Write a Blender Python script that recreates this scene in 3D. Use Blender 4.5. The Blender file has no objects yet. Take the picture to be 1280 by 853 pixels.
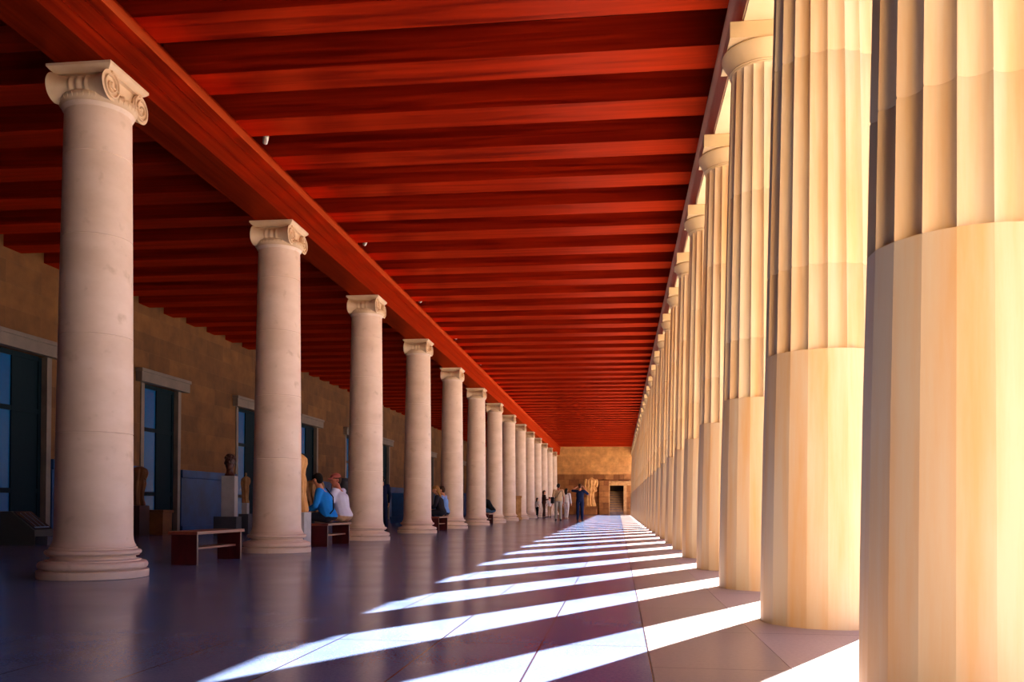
import bpy, bmesh, math, random
from mathutils import Vector, Matrix, Euler
random.seed(7)
PI = math.pi
SC = bpy.context.scene
COL = SC.collection

# ------------------------------------------------------------------ camera
FPX = 1095.0
YAW, TILT, ROLL = math.radians(6.94), math.radians(0.7), math.radians(0.3)
cam_d = bpy.data.cameras.new('camera')
cam_d.sensor_width = 36.0
cam_d.lens = 36.0 * FPX / 1280
cam_d.shift_y = (205.5 - FPX * math.tan(TILT)) / 1280
cam_d.clip_end = 500
cam = bpy.data.objects.new('camera', cam_d); COL.objects.link(cam)
cam.location = (0, 0, 0.755)
cam.rotation_euler = (Euler((PI/2 + TILT, 0, YAW), 'XYZ').to_matrix() @ Matrix.Rotation(ROLL, 3, 'Z')).to_euler()
SC.camera = cam

# ------------------------------------------------------------------ light
SUN_AZ = Vector((-0.484, -0.875)).normalized()      # the way the light travels
SUN_EL = math.radians(35.7)
sd = bpy.data.lights.new('sun', 'SUN'); sd.energy = 92.0; sd.angle = math.radians(0.53); sd.color = (1.0, 0.97, 0.90)
sun = bpy.data.objects.new('sun', sd); COL.objects.link(sun)
_d = Vector((SUN_AZ.x*math.cos(SUN_EL), SUN_AZ.y*math.cos(SUN_EL), -math.sin(SUN_EL)))
sun.rotation_euler = _d.to_track_quat('-Z', 'Y').to_euler(); sun.location = (30, 30, 30)

W = bpy.data.worlds.new('sky'); SC.world = W; W.use_nodes = True
wn = W.node_tree; wn.nodes.clear()
wo = wn.nodes.new('ShaderNodeOutputWorld'); wb = wn.nodes.new('ShaderNodeBackground')
tc = wn.nodes.new('ShaderNodeTexCoord'); sx = wn.nodes.new('ShaderNodeSeparateXYZ'); cr = wn.nodes.new('ShaderNodeValToRGB')
wn.links.new(tc.outputs['Generated'], sx.inputs[0]); wn.links.new(sx.outputs['Z'], cr.inputs[0])
cr.color_ramp.elements[0].position = 0.0; cr.color_ramp.elements[0].color = (0.50, 0.68, 1.0, 1)
cr.color_ramp.elements[1].position = 0.6; cr.color_ramp.elements[1].color = (0.07, 0.20, 0.95, 1)
wn.links.new(cr.outputs[0], wb.inputs[0]); wb.inputs[1].default_value = 2.0
wn.links.new(wb.outputs[0], wo.inputs[0])

SC.view_settings.view_transform = 'Standard'
SC.view_settings.look = 'None'
SC.view_settings.exposure = -0.65
SC.view_settings.gamma = 1.0
SC.view_settings.use_curve_mapping = False
SC.cycles.diffuse_bounces = 6
SC.cycles.max_bounces = 10

# ------------------------------------------------------------------ materials
def new_mat(name):
    m = bpy.data.materials.new(name); m.use_nodes = True
    return m, m.node_tree, m.node_tree.nodes['Principled BSDF']

def stone(name, c1, c2, scale=(3, 3, 3), rough=0.6, bump=0.15, fine=18, dark=None, contrast=(0.35, 0.65), rnd=0.0, spec=0.5):
    """mottled stone: two colours mixed by stretched noise, spots of a third"""
    m, t, p = new_mat(name); N = t.nodes; L = t.links
    tc = N.new('ShaderNodeTexCoord'); mp = N.new('ShaderNodeMapping'); mp.inputs['Scale'].default_value = scale
    L.new(tc.outputs['Object'], mp.inputs[0])
    oi = N.new('ShaderNodeObjectInfo'); ad = N.new('ShaderNodeVectorMath'); ad.operation = 'ADD'
    mu = N.new('ShaderNodeMath'); mu.operation = 'MULTIPLY'; mu.inputs[1].default_value = 37.0
    L.new(oi.outputs['Random'], mu.inputs[0]); L.new(mp.outputs[0], ad.inputs[0]); L.new(mu.outputs[0], ad.inputs[1])
    n = N.new('ShaderNodeTexNoise'); n.inputs['Scale'].default_value = 1.0; n.inputs['Detail'].default_value = 6; n.inputs['Roughness'].default_value = 0.6
    L.new(ad.outputs[0], n.inputs['Vector'])
    r = N.new('ShaderNodeValToRGB'); r.color_ramp.elements[0].position = contrast[0]; r.color_ramp.elements[1].position = contrast[1]
    r.color_ramp.elements[0].color = (*c2, 1); r.color_ramp.elements[1].color = (*c1, 1)
    L.new(n.outputs['Fac'], r.inputs[0]); col = r.outputs[0]
    if dark:
        n2 = N.new('ShaderNodeTexNoise'); n2.inputs['Scale'].default_value = fine; n2.inputs['Detail'].default_value = 3
        L.new(tc.outputs['Object'], n2.inputs['Vector'])
        r2 = N.new('ShaderNodeValToRGB'); r2.color_ramp.elements[0].position = 0.62; r2.color_ramp.elements[1].position = 0.75
        L.new(n2.outputs['Fac'], r2.inputs[0])
        mx = N.new('ShaderNodeMix'); mx.data_type = 'RGBA'; L.new(r2.outputs[0], mx.inputs[0]); L.new(col, mx.inputs[6]); mx.inputs[7].default_value = (*dark, 1)
        col = mx.outputs[2]
    L.new(col, p.inputs['Base Color']); p.inputs['Roughness'].default_value = rough
    p.inputs['Specular IOR Level'].default_value = spec
    if bump:
        n3 = N.new('ShaderNodeTexNoise'); n3.inputs['Scale'].default_value = fine*2; n3.inputs['Detail'].default_value = 4
        L.new(tc.outputs['Object'], n3.inputs['Vector'])
        b = N.new('ShaderNodeBump'); b.inputs['Strength'].default_value = bump; b.inputs['Distance'].default_value = 0.01
        L.new(n3.outputs['Fac'], b.inputs['Height']); L.new(b.outputs[0], p.inputs['Normal'])
    return m

def plain(name, c, rough=0.6, metal=0.0, spec=0.5, var=0.12, scale=12):
    m, t, p = new_mat(name); N = t.nodes; L = t.links
    tc = N.new('ShaderNodeTexCoord'); n = N.new('ShaderNodeTexNoise'); n.inputs['Scale'].default_value = scale
    L.new(tc.outputs['Object'], n.inputs['Vector'])
    r = N.new('ShaderNodeValToRGB')
    r.color_ramp.elements[0].color = (*[x*(1-var) for x in c], 1); r.color_ramp.elements[1].color = (*[min(1, x*(1+var)) for x in c], 1)
    L.new(n.outputs['Fac'], r.inputs[0]); L.new(r.outputs[0], p.inputs['Base Color'])
    p.inputs['Roughness'].default_value = rough; p.inputs['Metallic'].default_value = metal; p.inputs['Specular IOR Level'].default_value = spec
    return m

def ashlar(name, c1, c2, mort, bw, bh, axes='YZ', rough=0.8, off=(0, 0), msize=0.006, bumpn=0.3):
    """coursed blocks: brick pattern laid on a vertical face"""
    m, t, p = new_mat(name); N = t.nodes; L = t.links
    tc = N.new('ShaderNodeTexCoord'); s = N.new('ShaderNodeSeparateXYZ'); c = N.new('ShaderNodeCombineXYZ')
    L.new(tc.outputs['Object'], s.inputs[0])
    for k, a in enumerate(axes):
        ad = N.new('ShaderNodeMath'); ad.inputs[1].default_value = off[k] + 200.0*bw*(k == 0)
        L.new(s.outputs[a], ad.inputs[0]); L.new(ad.outputs[0], c.inputs[k])
    b = N.new('ShaderNodeTexBrick'); b.inputs['Scale'].default_value = 1.0
    b.inputs['Brick Width'].default_value = bw; b.inputs['Row Height'].default_value = bh
    b.inputs['Mortar Size'].default_value = msize; b.inputs['Mortar Smooth'].default_value = 0.3; b.inputs['Bias'].default_value = 0.0
    b.inputs['Color1'].default_value = (*c1, 1); b.inputs['Color2'].default_value = (*c2, 1); b.inputs['Mortar'].default_value = (*mort, 1)
    L.new(c.outputs[0], b.inputs['Vector'])
    n = N.new('ShaderNodeTexNoise'); n.inputs['Scale'].default_value = 1.6; n.inputs['Detail'].default_value = 7; n.inputs['Roughness'].default_value = 0.65
    L.new(tc.outputs['Object'], n.inputs['Vector'])
    r = N.new('ShaderNodeValToRGB'); r.color_ramp.elements[0].position = 0.3; r.color_ramp.elements[1].position = 0.7
    r.color_ramp.elements[0].color = (0.55, 0.5, 0.45, 1); r.color_ramp.elements[1].color = (1.0, 1.0, 1.0, 1)
    L.new(n.outputs['Fac'], r.inputs[0])
    mx = N.new('ShaderNodeMix'); mx.data_type = 'RGBA'; mx.blend_type = 'MULTIPLY'; mx.inputs[0].default_value = 1.0
    L.new(b.outputs['Color'], mx.inputs[6]); L.new(r.outputs[0], mx.inputs[7]); L.new(mx.outputs[2], p.inputs['Base Color'])
    p.inputs['Roughness'].default_value = rough
    bp = N.new('ShaderNodeBump'); bp.inputs['Strength'].default_value = bumpn; bp.inputs['Distance'].default_value = 0.02
    mm = N.new('ShaderNodeMath'); mm.operation = 'SUBTRACT'; L.new(n.outputs['Fac'], mm.inputs[0]); L.new(b.outputs['Fac'], mm.inputs[1])
    L.new(mm.outputs[0], bp.inputs['Height']); L.new(bp.outputs[0], p.inputs['Normal'])
    return m

def slabs(name, c1, c2, joint, px, ox, py, oy, rough, speck=60, jw=0.005, spec=0.5):
    """polished slabs: speckled stone with thin joints on a rectangular grid"""
    m, t, p = new_mat(name); N = t.nodes; L = t.links
    tc = N.new('ShaderNodeTexCoord'); s = N.new('ShaderNodeSeparateXYZ'); L.new(tc.outputs['Object'], s.inputs[0])
    def line(out, pitch, off):
        a = N.new('ShaderNodeMath'); a.operation = 'SUBTRACT'; L.new(out, a.inputs[0]); a.inputs[1].default_value = off - 400*pitch
        w = N.new('ShaderNodeMath'); w.operation = 'PINGPONG'; w.inputs[1].default_value = pitch/2; L.new(a.outputs[0], w.inputs[0])
        l = N.new('ShaderNodeMath'); l.operation = 'LESS_THAN'; l.inputs[1].default_value = jw; L.new(w.outputs[0], l.inputs[0])
        return l.outputs[0]
    lx, ly = line(s.outputs['X'], px, ox), line(s.outputs['Y'], py, oy)
    mxl = N.new('ShaderNodeMath'); mxl.operation = 'MAXIMUM'; L.new(lx, mxl.inputs[0]); L.new(ly, mxl.inputs[1])
    n = N.new('ShaderNodeTexNoise'); n.inputs['Scale'].default_value = speck; n.inputs['Detail'].default_value = 4; n.inputs['Roughness'].default_value = 0.75
    L.new(tc.outputs['Object'], n.inputs['Vector'])
    n2 = N.new('ShaderNodeTexNoise'); n2.inputs['Scale'].default_value = 1.1; n2.inputs['Detail'].default_value = 5
    L.new(tc.outputs['Object'], n2.inputs['Vector'])
    sm = N.new('ShaderNodeMath'); sm.operation = 'MULTIPLY_ADD'; L.new(n.outputs['Fac'], sm.inputs[0]); sm.inputs[1].default_value = 1.6; L.new(n2.outputs['Fac'], sm.inputs[2])
    r = N.new('ShaderNodeValToRGB'); r.color_ramp.elements[0].position = 0.38; r.color_ramp.elements[1].position = 0.62
    hf = N.new('ShaderNodeMath'); hf.operation = 'MULTIPLY'; hf.inputs[1].default_value = 0.385; L.new(sm.outputs[0], hf.inputs[0])
    r.color_ramp.elements[0].color = (*c2, 1); r.color_ramp.elements[1].color = (*c1, 1); L.new(hf.outputs[0], r.inputs[0])
    mx = N.new('ShaderNodeMix'); mx.data_type = 'RGBA'; L.new(mxl.outputs[0], mx.inputs[0]); L.new(r.outputs[0], mx.inputs[6]); mx.inputs[7].default_value = (*joint, 1)
    L.new(mx.outputs[2], p.inputs['Base Color'])
    rr = N.new('ShaderNodeMapRange'); rr.inputs['To Min'].default_value = rough*0.75; rr.inputs['To Max'].default_value = rough*1.3
    L.new(n2.outputs['Fac'], rr.inputs['Value']); L.new(rr.outputs[0], p.inputs['Roughness'])
    p.inputs['Specular IOR Level'].default_value = spec
    return m

def wood(name, c1, c2, grain=(0.6, 14, 14), rough=0.4, spec=0.5, tint=None):
    m, t, p = new_mat(name); N = t.nodes; L = t.links
    tc = N.new('ShaderNodeTexCoord'); mp = N.new('ShaderNodeMapping'); mp.inputs['Scale'].default_value = grain
    oi = N.new('ShaderNodeObjectInfo'); mu = N.new('ShaderNodeMath'); mu.operation = 'MULTIPLY'; mu.inputs[1].default_value = 53.0
    L.new(oi.outputs['Random'], mu.inputs[0]); L.new(tc.outputs['Object'], mp.inputs[0])
    ad = N.new('ShaderNodeVectorMath'); ad.operation = 'ADD'; L.new(mp.outputs[0], ad.inputs[0]); L.new(mu.outputs[0], ad.inputs[1])
    n = N.new('ShaderNodeTexNoise'); n.inputs['Scale'].default_value = 1; n.inputs['Detail'].default_value = 6; n.inputs['Distortion'].default_value = 0.6
    L.new(ad.outputs[0], n.inputs['Vector'])
    r = N.new('ShaderNodeValToRGB'); r.color_ramp.elements[0].position = 0.33; r.color_ramp.elements[1].position = 0.68
    r.color_ramp.elements[0].color = (*c2, 1); r.color_ramp.elements[1].color = (*c1, 1)
    L.new(n.outputs['Fac'], r.inputs[0]); L.new(r.outputs[0], p.inputs['Base Color'])
    p.inputs['Roughness'].default_value = rough; p.inputs['Specular IOR Level'].default_value = spec
    b = N.new('ShaderNodeBump'); b.inputs['Strength'].default_value = 0.25; b.inputs['Distance'].default_value = 0.01
    L.new(n.outputs['Fac'], b.inputs['Height']); L.new(b.outputs[0], p.inputs['Normal'])
    if tint:                                                          # red-tinted varnish
        p.inputs['Specular IOR Level'].default_value = 0.0
        g = N.new('ShaderNodeBsdfGlossy'); g.inputs['Color'].default_value = (*tint, 1); g.inputs['Roughness'].default_value = rough
        f = N.new('ShaderNodeFresnel'); f.inputs['IOR'].default_value = spec; mx = N.new('ShaderNodeMixShader')
        L.new(b.outputs[0], g.inputs['Normal']); L.new(f.outputs[0], mx.inputs[0]); L.new(p.outputs[0], mx.inputs[1]); L.new(g.outputs[0], mx.inputs[2])
        L.new(mx.outputs[0], N['Material Output'].inputs['Surface'])
    return m

M = {}
M['doric'] = stone('doric_marble', (0.66, 0.52, 0.34), (0.66, 0.38, 0.155), (7, 7, 0.55), 0.55, 0.10, 5, contrast=(0.30, 0.62))
M['doric_cap'] = stone('capital_marble', (0.64, 0.48, 0.27), (0.60, 0.42, 0.22), (1.5, 1.5, 1.5), 0.6, 0.1, 14)
M['ionic'] = stone('ionic_marble', (0.85, 0.67, 0.56), (0.75, 0.57, 0.45), (1.6, 1.6, 3.2), 0.5, 0.12, 7, dark=(0.68, 0.51, 0.39), contrast=(0.35, 0.65))
M['ionic_cap'] = stone('ionic_capital_marble', (0.74, 0.55, 0.37), (0.64, 0.44, 0.27), (3, 3, 3), 0.55, 0.1, 20)
M['beam'] = wood('red_beam_timber', (0.15, 0.010, 0.002), (0.05, 0.002, 0.001), (14, 0.5, 14), 0.42, 1.6, (1.0, 0.14, 0.03))
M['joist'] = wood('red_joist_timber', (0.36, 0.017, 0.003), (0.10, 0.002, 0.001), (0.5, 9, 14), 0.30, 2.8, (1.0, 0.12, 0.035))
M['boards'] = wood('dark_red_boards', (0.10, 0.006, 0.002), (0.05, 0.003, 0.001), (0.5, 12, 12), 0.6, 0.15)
M['archi'] = stone('epistyle_marble', (0.72, 0.58, 0.38), (0.66, 0.50, 0.29), (1, 1, 1), 0.6, 0.1, 10)
M['mould'] = stone('moulding_stone', (0.88, 0.56, 0.30), (0.78, 0.46, 0.24), (2, 2, 2), 0.7, 0.1, 10)
M['wall'] = ashlar('tawny_ashlar', (0.25, 0.105, 0.024), (0.16, 0.062, 0.013), (0.22, 0.10, 0.03), 1.05, 0.46)
M['dado'] = stone('blue_grey_marble_dado', (0.018, 0.085, 0.27), (0.02, 0.04, 0.10), (0.9, 0.9, 0.9), 0.5, 0.05, 10, spec=0.2)
M['frame_stone'] = stone('grey_marble_frame', (0.20, 0.155, 0.13), (0.14, 0.11, 0.095), (2, 2, 2), 0.5, 0.08, 14)
M['floor'] = slabs('dark_polished_floor', (0.155, 0.20, 0.34), (0.085, 0.125, 0.28), (0.03, 0.02, 0.04), 0.57, -0.415, 2.42, 5.97-1.21, 0.20, spec=0.45)
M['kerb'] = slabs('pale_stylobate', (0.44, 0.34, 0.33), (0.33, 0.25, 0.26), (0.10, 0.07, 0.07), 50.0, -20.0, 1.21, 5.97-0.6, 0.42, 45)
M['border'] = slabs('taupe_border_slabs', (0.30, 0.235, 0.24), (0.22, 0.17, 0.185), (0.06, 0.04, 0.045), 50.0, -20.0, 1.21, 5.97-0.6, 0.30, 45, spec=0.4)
M['ground'] = stone('sandy_ground', (0.40, 0.31, 0.21), (0.32, 0.24, 0.16), (0.3, 0.3, 0.3), 0.95, 0.2, 3)
M['endwall'] = ashlar('ochre_end_wall', (0.86, 0.45, 0.16), (0.80, 0.39, 0.13), (0.5, 0.24, 0.09), 1.6, 0.62, 'XZ', bumpn=0.15)
M['rough'] = ashlar('rough_orange_masonry', (0.60, 0.26, 0.08), (0.34, 0.12, 0.035), (0.22, 0.08, 0.02), 0.85, 0.5, 'XZ', msize=0.015, bumpn=0.9)
M['fragment'] = stone('carved_stone_fragment', (0.74, 0.44, 0.20), (0.50, 0.25, 0.09), (4, 4, 4), 0.8, 0.5, 12)
M['door_paint'] = plain('dark_teal_door', (0.006, 0.018, 0.028), 0.7, spec=0.08)
M['door_glass'] = plain('glass_painted_sky_reflection', (0.002, 0.11, 0.34), 0.2, spec=0.2)  # sky reflection painted in as the pane's blue base colour
M['bench'] = wood('dark_red_bench', (0.075, 0.006, 0.006), (0.04, 0.003, 0.003), (8, 3, 3), 0.3)
M['bench_top'] = wood('red_brown_bench_top', (0.24, 0.06, 0.035), (0.15, 0.03, 0.02), (8, 2, 8), 0.35)
M['bronze'] = stone('dark_bronze', (0.10, 0.03, 0.02), (0.05, 0.015, 0.01), (6, 6, 6), 0.45, 0.2, 20)
M['statue'] = stone('tan_marble_statue', (0.42, 0.23, 0.09), (0.26, 0.12, 0.04), (5, 5, 5), 0.7, 0.3, 18)
M['statue_hi'] = stone('golden_marble_statue', (0.86, 0.50, 0.20), (0.62, 0.30, 0.09), (3, 3, 3), 0.7, 0.3, 12)
M['white_marble'] = stone('white_marble_block', (0.48, 0.48, 0.50), (0.36, 0.36, 0.38), (3, 3, 3), 0.5, 0.05, 14)
M['grey_marble'] = stone('grey_marble_block', (0.07, 0.08, 0.10), (0.045, 0.05, 0.065), (3, 3, 3), 0.5, 0.05, 14)
M['ochre_block'] = stone('ochre_block', (0.20, 0.075, 0.018), (0.13, 0.04, 0.01), (3, 3, 3), 0.7, 0.1, 14)
M['red_block'] = stone('dark_red_block', (0.05, 0.01, 0.006), (0.03, 0.006, 0.004), (3, 3, 3), 0.6, 0.1, 14)
M['panel_body'] = plain('grey_green_panel_body', (0.05, 0.055, 0.045), 0.6)
M['panel_face'] = plain('black_panel_face', (0.008, 0.012, 0.03), 0.15)
M['panel_line'] = plain('pale_blue_print', (0.12, 0.25, 0.42), 0.4)
M['lamp_metal'] = plain('pale_lamp_metal', (0.75, 0.68, 0.55), 0.3, 0.6)
M['lamp_glass'] = plain('lamp_lens', (0.8, 0.75, 0.65), 0.1)
M['steps'] = stone('grey_stair_stone', (0.36, 0.26, 0.24), (0.24, 0.17, 0.16), (3, 3, 3), 0.8, 0.2, 12)
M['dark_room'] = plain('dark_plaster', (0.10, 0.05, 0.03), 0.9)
M['skin'] = plain('warm_skin', (0.62, 0.26, 0.14), 0.5, var=0.06)
M['skin_dark'] = plain('tanned_skin', (0.42, 0.13, 0.07), 0.5, var=0.06)
def cloth(name, c): return plain(name, c, 0.85, var=0.2, scale=7, spec=0.2)

# ------------------------------------------------------------------ builders
def obj(name, bm, mat, parent=None, smooth=None):
    me = bpy.data.meshes.new(name); bmesh.ops.recalc_face_normals(bm, faces=bm.faces); bm.to_mesh(me); bm.free()
    if smooth is not None:
        for p in me.polygons: p.use_smooth = True
        me.set_sharp_from_angle(angle=math.radians(smooth))
    me.materials.append(M[mat] if isinstance(mat, str) else mat)
    o = bpy.data.objects.new(name, me); COL.objects.link(o)
    if parent: o.parent = parent
    return o
def tag(o, label=None, cat=None, group=None, kind=None):
    if label: o['label'] = label
    if cat: o['category'] = cat
    if group: o['group'] = group
    if kind: o['kind'] = kind
    return o
def thing(name, label, cat, loc=(0, 0, 0), rz=0, group=None):
    o = bpy.data.objects.new(name, None); COL.objects.link(o); o.empty_display_size = 0.2
    o.location = loc; o.rotation_euler = (0, 0, rz); return tag(o, label, cat, group)
def struct(name, bm, mat, parent=None, smooth=None, label=None):
    o = obj(name, bm, mat, parent, smooth)
    if not parent: o['kind'] = 'structure'
    if label: o['label'] = label
    return o
def kids(o): return [c for c in COL.objects if c.parent is o]
def copy_tree(o, parent=None, cache={}):
    c = o.copy(); COL.objects.link(c)
    if parent: c.parent = parent
    for ch in kids(o): copy_tree(ch, c)
    return c
def box(bm, x0, x1, y0, y1, z0, z1, bev=0.0):
    vs = [bm.verts.new((x, y, z)) for x in (x0, x1) for y in (y0, y1) for z in (z0, z1)]
    fs = [bm.faces.new([vs[i] for i in q]) for q in ((0, 1, 3, 2), (4, 6, 7, 5), (0, 4, 5, 1), (2, 3, 7, 6), (0, 2, 6, 4), (1, 5, 7, 3))]
    if bev:
        es = {e for f in fs for e in f.edges}
        bmesh.ops.bevel(bm, geom=list(es), offset=bev, segments=2, affect='EDGES', profile=0.7)
    return bm
def boxes(*bs, bev=0.0):
    bm = bmesh.new()
    for b in bs: box(bm, *b, bev=bev)
    return bm
def rings(bm, R, close=True, caps=True):
    """skin a list of equal-length vertex loops"""
    vr = [[bm.verts.new(p) for p in r] for r in R]; n = len(vr[0])
    for a, b in zip(vr, vr[1:]):
        for i in range(n if close else n-1):
            j = (i+1) % n; bm.faces.new((a[i], a[j], b[j], b[i]))
    if caps: bm.faces.new(vr[0][::-1]); bm.faces.new(vr[-1])
    return bm
def lathe(prof, n=48, cx=0, cy=0, bm=None, caps=True):
    bm = bm or bmesh.new()
    return rings(bm, [[(cx + r*math.cos(2*PI*i/n), cy + r*math.sin(2*PI*i/n), z) for i in range(n)] for r, z in prof], caps=caps)
def prism(bm, pts, axis, a0, a1):
    """extrude a 2-D outline along an axis"""
    def P(u, v, w): return {'X': (w, u, v), 'Y': (u, w, v), 'Z': (u, v, w)}[axis]
    A = [bm.verts.new(P(u, v, a0)) for u, v in pts]; B = [bm.verts.new(P(u, v, a1)) for u, v in pts]; n = len(pts)
    for i in range(n): bm.faces.new((A[i], A[(i+1) % n], B[(i+1) % n], B[i]))
    bm.faces.new(A[::-1]); bm.faces.new(B)
    return bm
def ordinal(n):
    one = ['', 'first', 'second', 'third', 'fourth', 'fifth', 'sixth', 'seventh', 'eighth', 'ninth', 'tenth', 'eleventh', 'twelfth', 'thirteenth', 'fourteenth', 'fifteenth', 'sixteenth', 'seventeenth', 'eighteenth', 'nineteenth']
    ty = {20: 'twent', 30: 'thirt', 40: 'fort', 50: 'fift', 60: 'sixt'}
    if n < 20: return one[n]
    t = n//10*10
    return ty[t] + 'ieth' if n == t else ty[t] + 'y-' + one[n-t]

# ------------------------------------------------------------------ setting
YB, YE = -30.0, 75.6              # hall ends
WX = -11.9                       # rear wall face
ZC = 5.75                        # underside of joists
DX, DY0, DS = 1.34, 5.97, 2.42   # doric row
IX, IY0, IS = -5.33, 8.39, 4.84  # ionic row
JY0, JS, JW, JH = 8.66, 1.21, 0.51, 0.39

struct('floor', boxes((WX-2.6, 0.155, YB, YE+4, -0.3, 0.0)), 'floor')
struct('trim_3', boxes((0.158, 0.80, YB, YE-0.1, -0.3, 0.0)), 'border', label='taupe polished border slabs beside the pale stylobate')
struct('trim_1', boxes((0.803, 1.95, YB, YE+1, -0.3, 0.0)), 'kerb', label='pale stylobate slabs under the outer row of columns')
struct('trim_2', boxes((1.951, 2.35, YB, YE+1, -0.6, -0.2), (2.35, 2.75, YB, YE+1, -0.6, -0.4)), 'kerb', label='steps down to the open ground')
struct('ground', boxes((2.75, 90, -50, 160, -1.0, -0.6)), 'ground', label='sunlit sandy ground outside')

# rear wall with door openings
doors = [(20.4 + 5.5*k, 22.85 + 5.5*k) for k in range(-1, 10)]
bm = bmesh.new(); y = YB
for a, b in doors:
    box(bm, WX-0.6, WX, y, a+0.36, 0, ZC); box(bm, WX-0.6, WX, a+0.36, b-0.36, 3.80, ZC); y = b-0.36
box(bm, WX-0.6, WX, y, YE, 0, ZC)
jys = [6.24 + JS*k for k in range(57)]
y = YB
for j in jys:
    box(bm, WX-0.6, WX, y, j-JW/2-0.004, ZC, 6.15); y = j+JW/2+0.004
box(bm, WX-0.6, WX, y, YE, ZC, 6.15)
struct('wall_left', bm, 'wall')
# dado between the doors
bm = bmesh.new(); y = YB
for a, b in doors + [(YE, YE)]:
    e = a+0.20 if a < YE else YE
    box(bm, WX+0.002, WX+0.05, y, e, 0, 1.46, bev=0.006)
    box(bm, WX+0.002, WX+0.085, y, e, 1.463, 1.68, bev=0.01)
    box(bm, WX+0.002, WX+0.09, y, e, 0, 0.14, bev=0.01)
    y = b-0.20
struct('baseboard_left', bm, 'dado', label='blue-grey marble dado with a projecting top course')
for n, (a, b) in enumerate(doors):
    d = thing('door_%d' % (n+1), None, None, (WX, (a+b)/2, 0)); d['kind'] = 'structure'
    h = (b-a)/2
    bm = bmesh.new(); box(bm, 0.002, 0.17, -h, h, 3.80, 4.12, bev=0.012); box(bm, 0.002, 0.20, -h-0.03, h+0.03, 4.04, 4.125, bev=0.012)
    obj('lintel', bm, 'frame_stone', d)
    for s in (-1, 1):
        obj('jamb', boxes(tuple([-0.5, 0.03] + sorted([s*(h-0.37), s*(h-0.22)]) + [0, 3.80]), bev=0.01), 'frame_stone', d)
    w = h-0.37
    bm = bmesh.new()
    for yy in (-w, -0.045, w-0.09): box(bm, -0.18, -0.10, yy, yy+0.09, 0.02, 3.78)
    for zz in (0.02, 0.95, 2.6, 3.70): box(bm, -0.175, -0.105, -w+0.09, w-0.09, zz, zz+0.10)
    obj('door_frame', bm, 'door_paint', d)
    for s in (-1, 1):
        y0, y1 = sorted([s*0.05, s*(w-0.09)])
        if s < 0: obj('glass_pane', boxes((-0.155, -0.13, y0, y1, 0.12, 3.70)), 'door_glass', d)
        else: obj('door_panel', boxes((-0.16, -0.125, y0, y1, 0.12, 3.70)), 'door_paint', d)
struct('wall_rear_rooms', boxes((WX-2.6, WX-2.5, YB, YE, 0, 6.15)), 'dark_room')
struct('wall_back', boxes((WX-2.6, 1.0, YB-0.4, YB-0.003, 0, 6.6)), 'wall')
struct('wall_sun_block', boxes((1.0, 1.7, YB, -0.1, 0, 5.12)), 'wall')  # added unseen blocker: keeps sun off the floor behind the camera
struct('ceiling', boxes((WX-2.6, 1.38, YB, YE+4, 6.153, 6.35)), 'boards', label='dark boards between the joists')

# end wall
SX0, SX1 = -0.75, 0.42
bm = bmesh.new(); box(bm, WX-0.6, 3.2, YE+0.003, YE+0.5, 3.45, 6.15)
struct('wall_end', bm, 'endwall', label='smooth ochre upper end wall')
bm = bmesh.new()
box(bm, WX-0.6, SX0, YE-0.06, YE+0.5, 0, 3.446); box(bm, SX1, 3.2, YE-0.06, YE+0.5, 0, 3.446); box(bm, SX0, SX1, YE-0.06, YE+0.5, 2.5, 3.446)
random.seed(3)
for k in range(46):
    x = random.uniform(-5.6, 1.0); z = random.uniform(0.1, 3.1); w = random.uniform(0.25, 0.8); h = random.uniform(0.2, 0.45)
    if x+w > SX0-0.1 and x < SX1+0.1 and z < 2.6: continue
    box(bm, x, min(x+w, 1.1), YE-0.06-random.uniform(0.02, 0.09), YE-0.055, z, min(z+h, 3.44), bev=0.015)
struct('wall_end_lower', bm, 'rough', label='rough orange masonry at the foot of the end wall')
t = thing('door_%d' % (len(doors)+1), None, None, ((SX0+SX1)/2, YE, 0)); t['kind'] = 'structure'
hw = (SX1-SX0)/2
for s in (-1, 1):
    obj('jamb', boxes(tuple(sorted([s*hw, s*(hw+0.26)]) + [-0.20, -0.065, 0, 2.5]), bev=0.012), 'fragment', t)
bm = boxes((-hw-0.36, hw+0.75, -0.30, -0.065, 2.5, 2.72), (-hw-0.42, hw+0.80, -0.36, -0.065, 2.72, 2.86), bev=0.015)
for k in range(13): box(bm, -hw-0.32+k*0.17, -hw-0.23+k*0.17, -0.345, -0.30, 2.62, 2.71)
obj('lintel', bm, 'fragment', t)
t2 = thing('staircase', 'grey stone stairs rising behind the end wall doorway', 'stairs', ((SX0+SX1)/2, YE, 0))
bm = bmesh.new()
for k in range(9): box(bm, -hw+0.01, hw-0.01, -0.05+0.30*k, -0.05+0.30*(k+1), 0.0, 0.33+0.21*k)
obj('steps', bm, 'steps', t2)
bm = bmesh.new()
for k in range(9): box(bm, -hw+0.005, hw-0.005, -0.085+0.30*k, -0.03+0.30*k, 0.29+0.21*k, 0.345+0.21*k)
obj('nosing', bm, 'fragment', t2)
struct('wall_stairwell', boxes((SX0-0.5, SX0-0.01, YE+0.51, YE+3.4, 0, 6.1), (SX1+0.01, SX1+0.5, YE+0.51, YE+3.4, 0, 6.1), (SX0-0.5, SX1+0.5, YE+3.41, YE+3.6, 0, 6.1)), 'dark_room')

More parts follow.
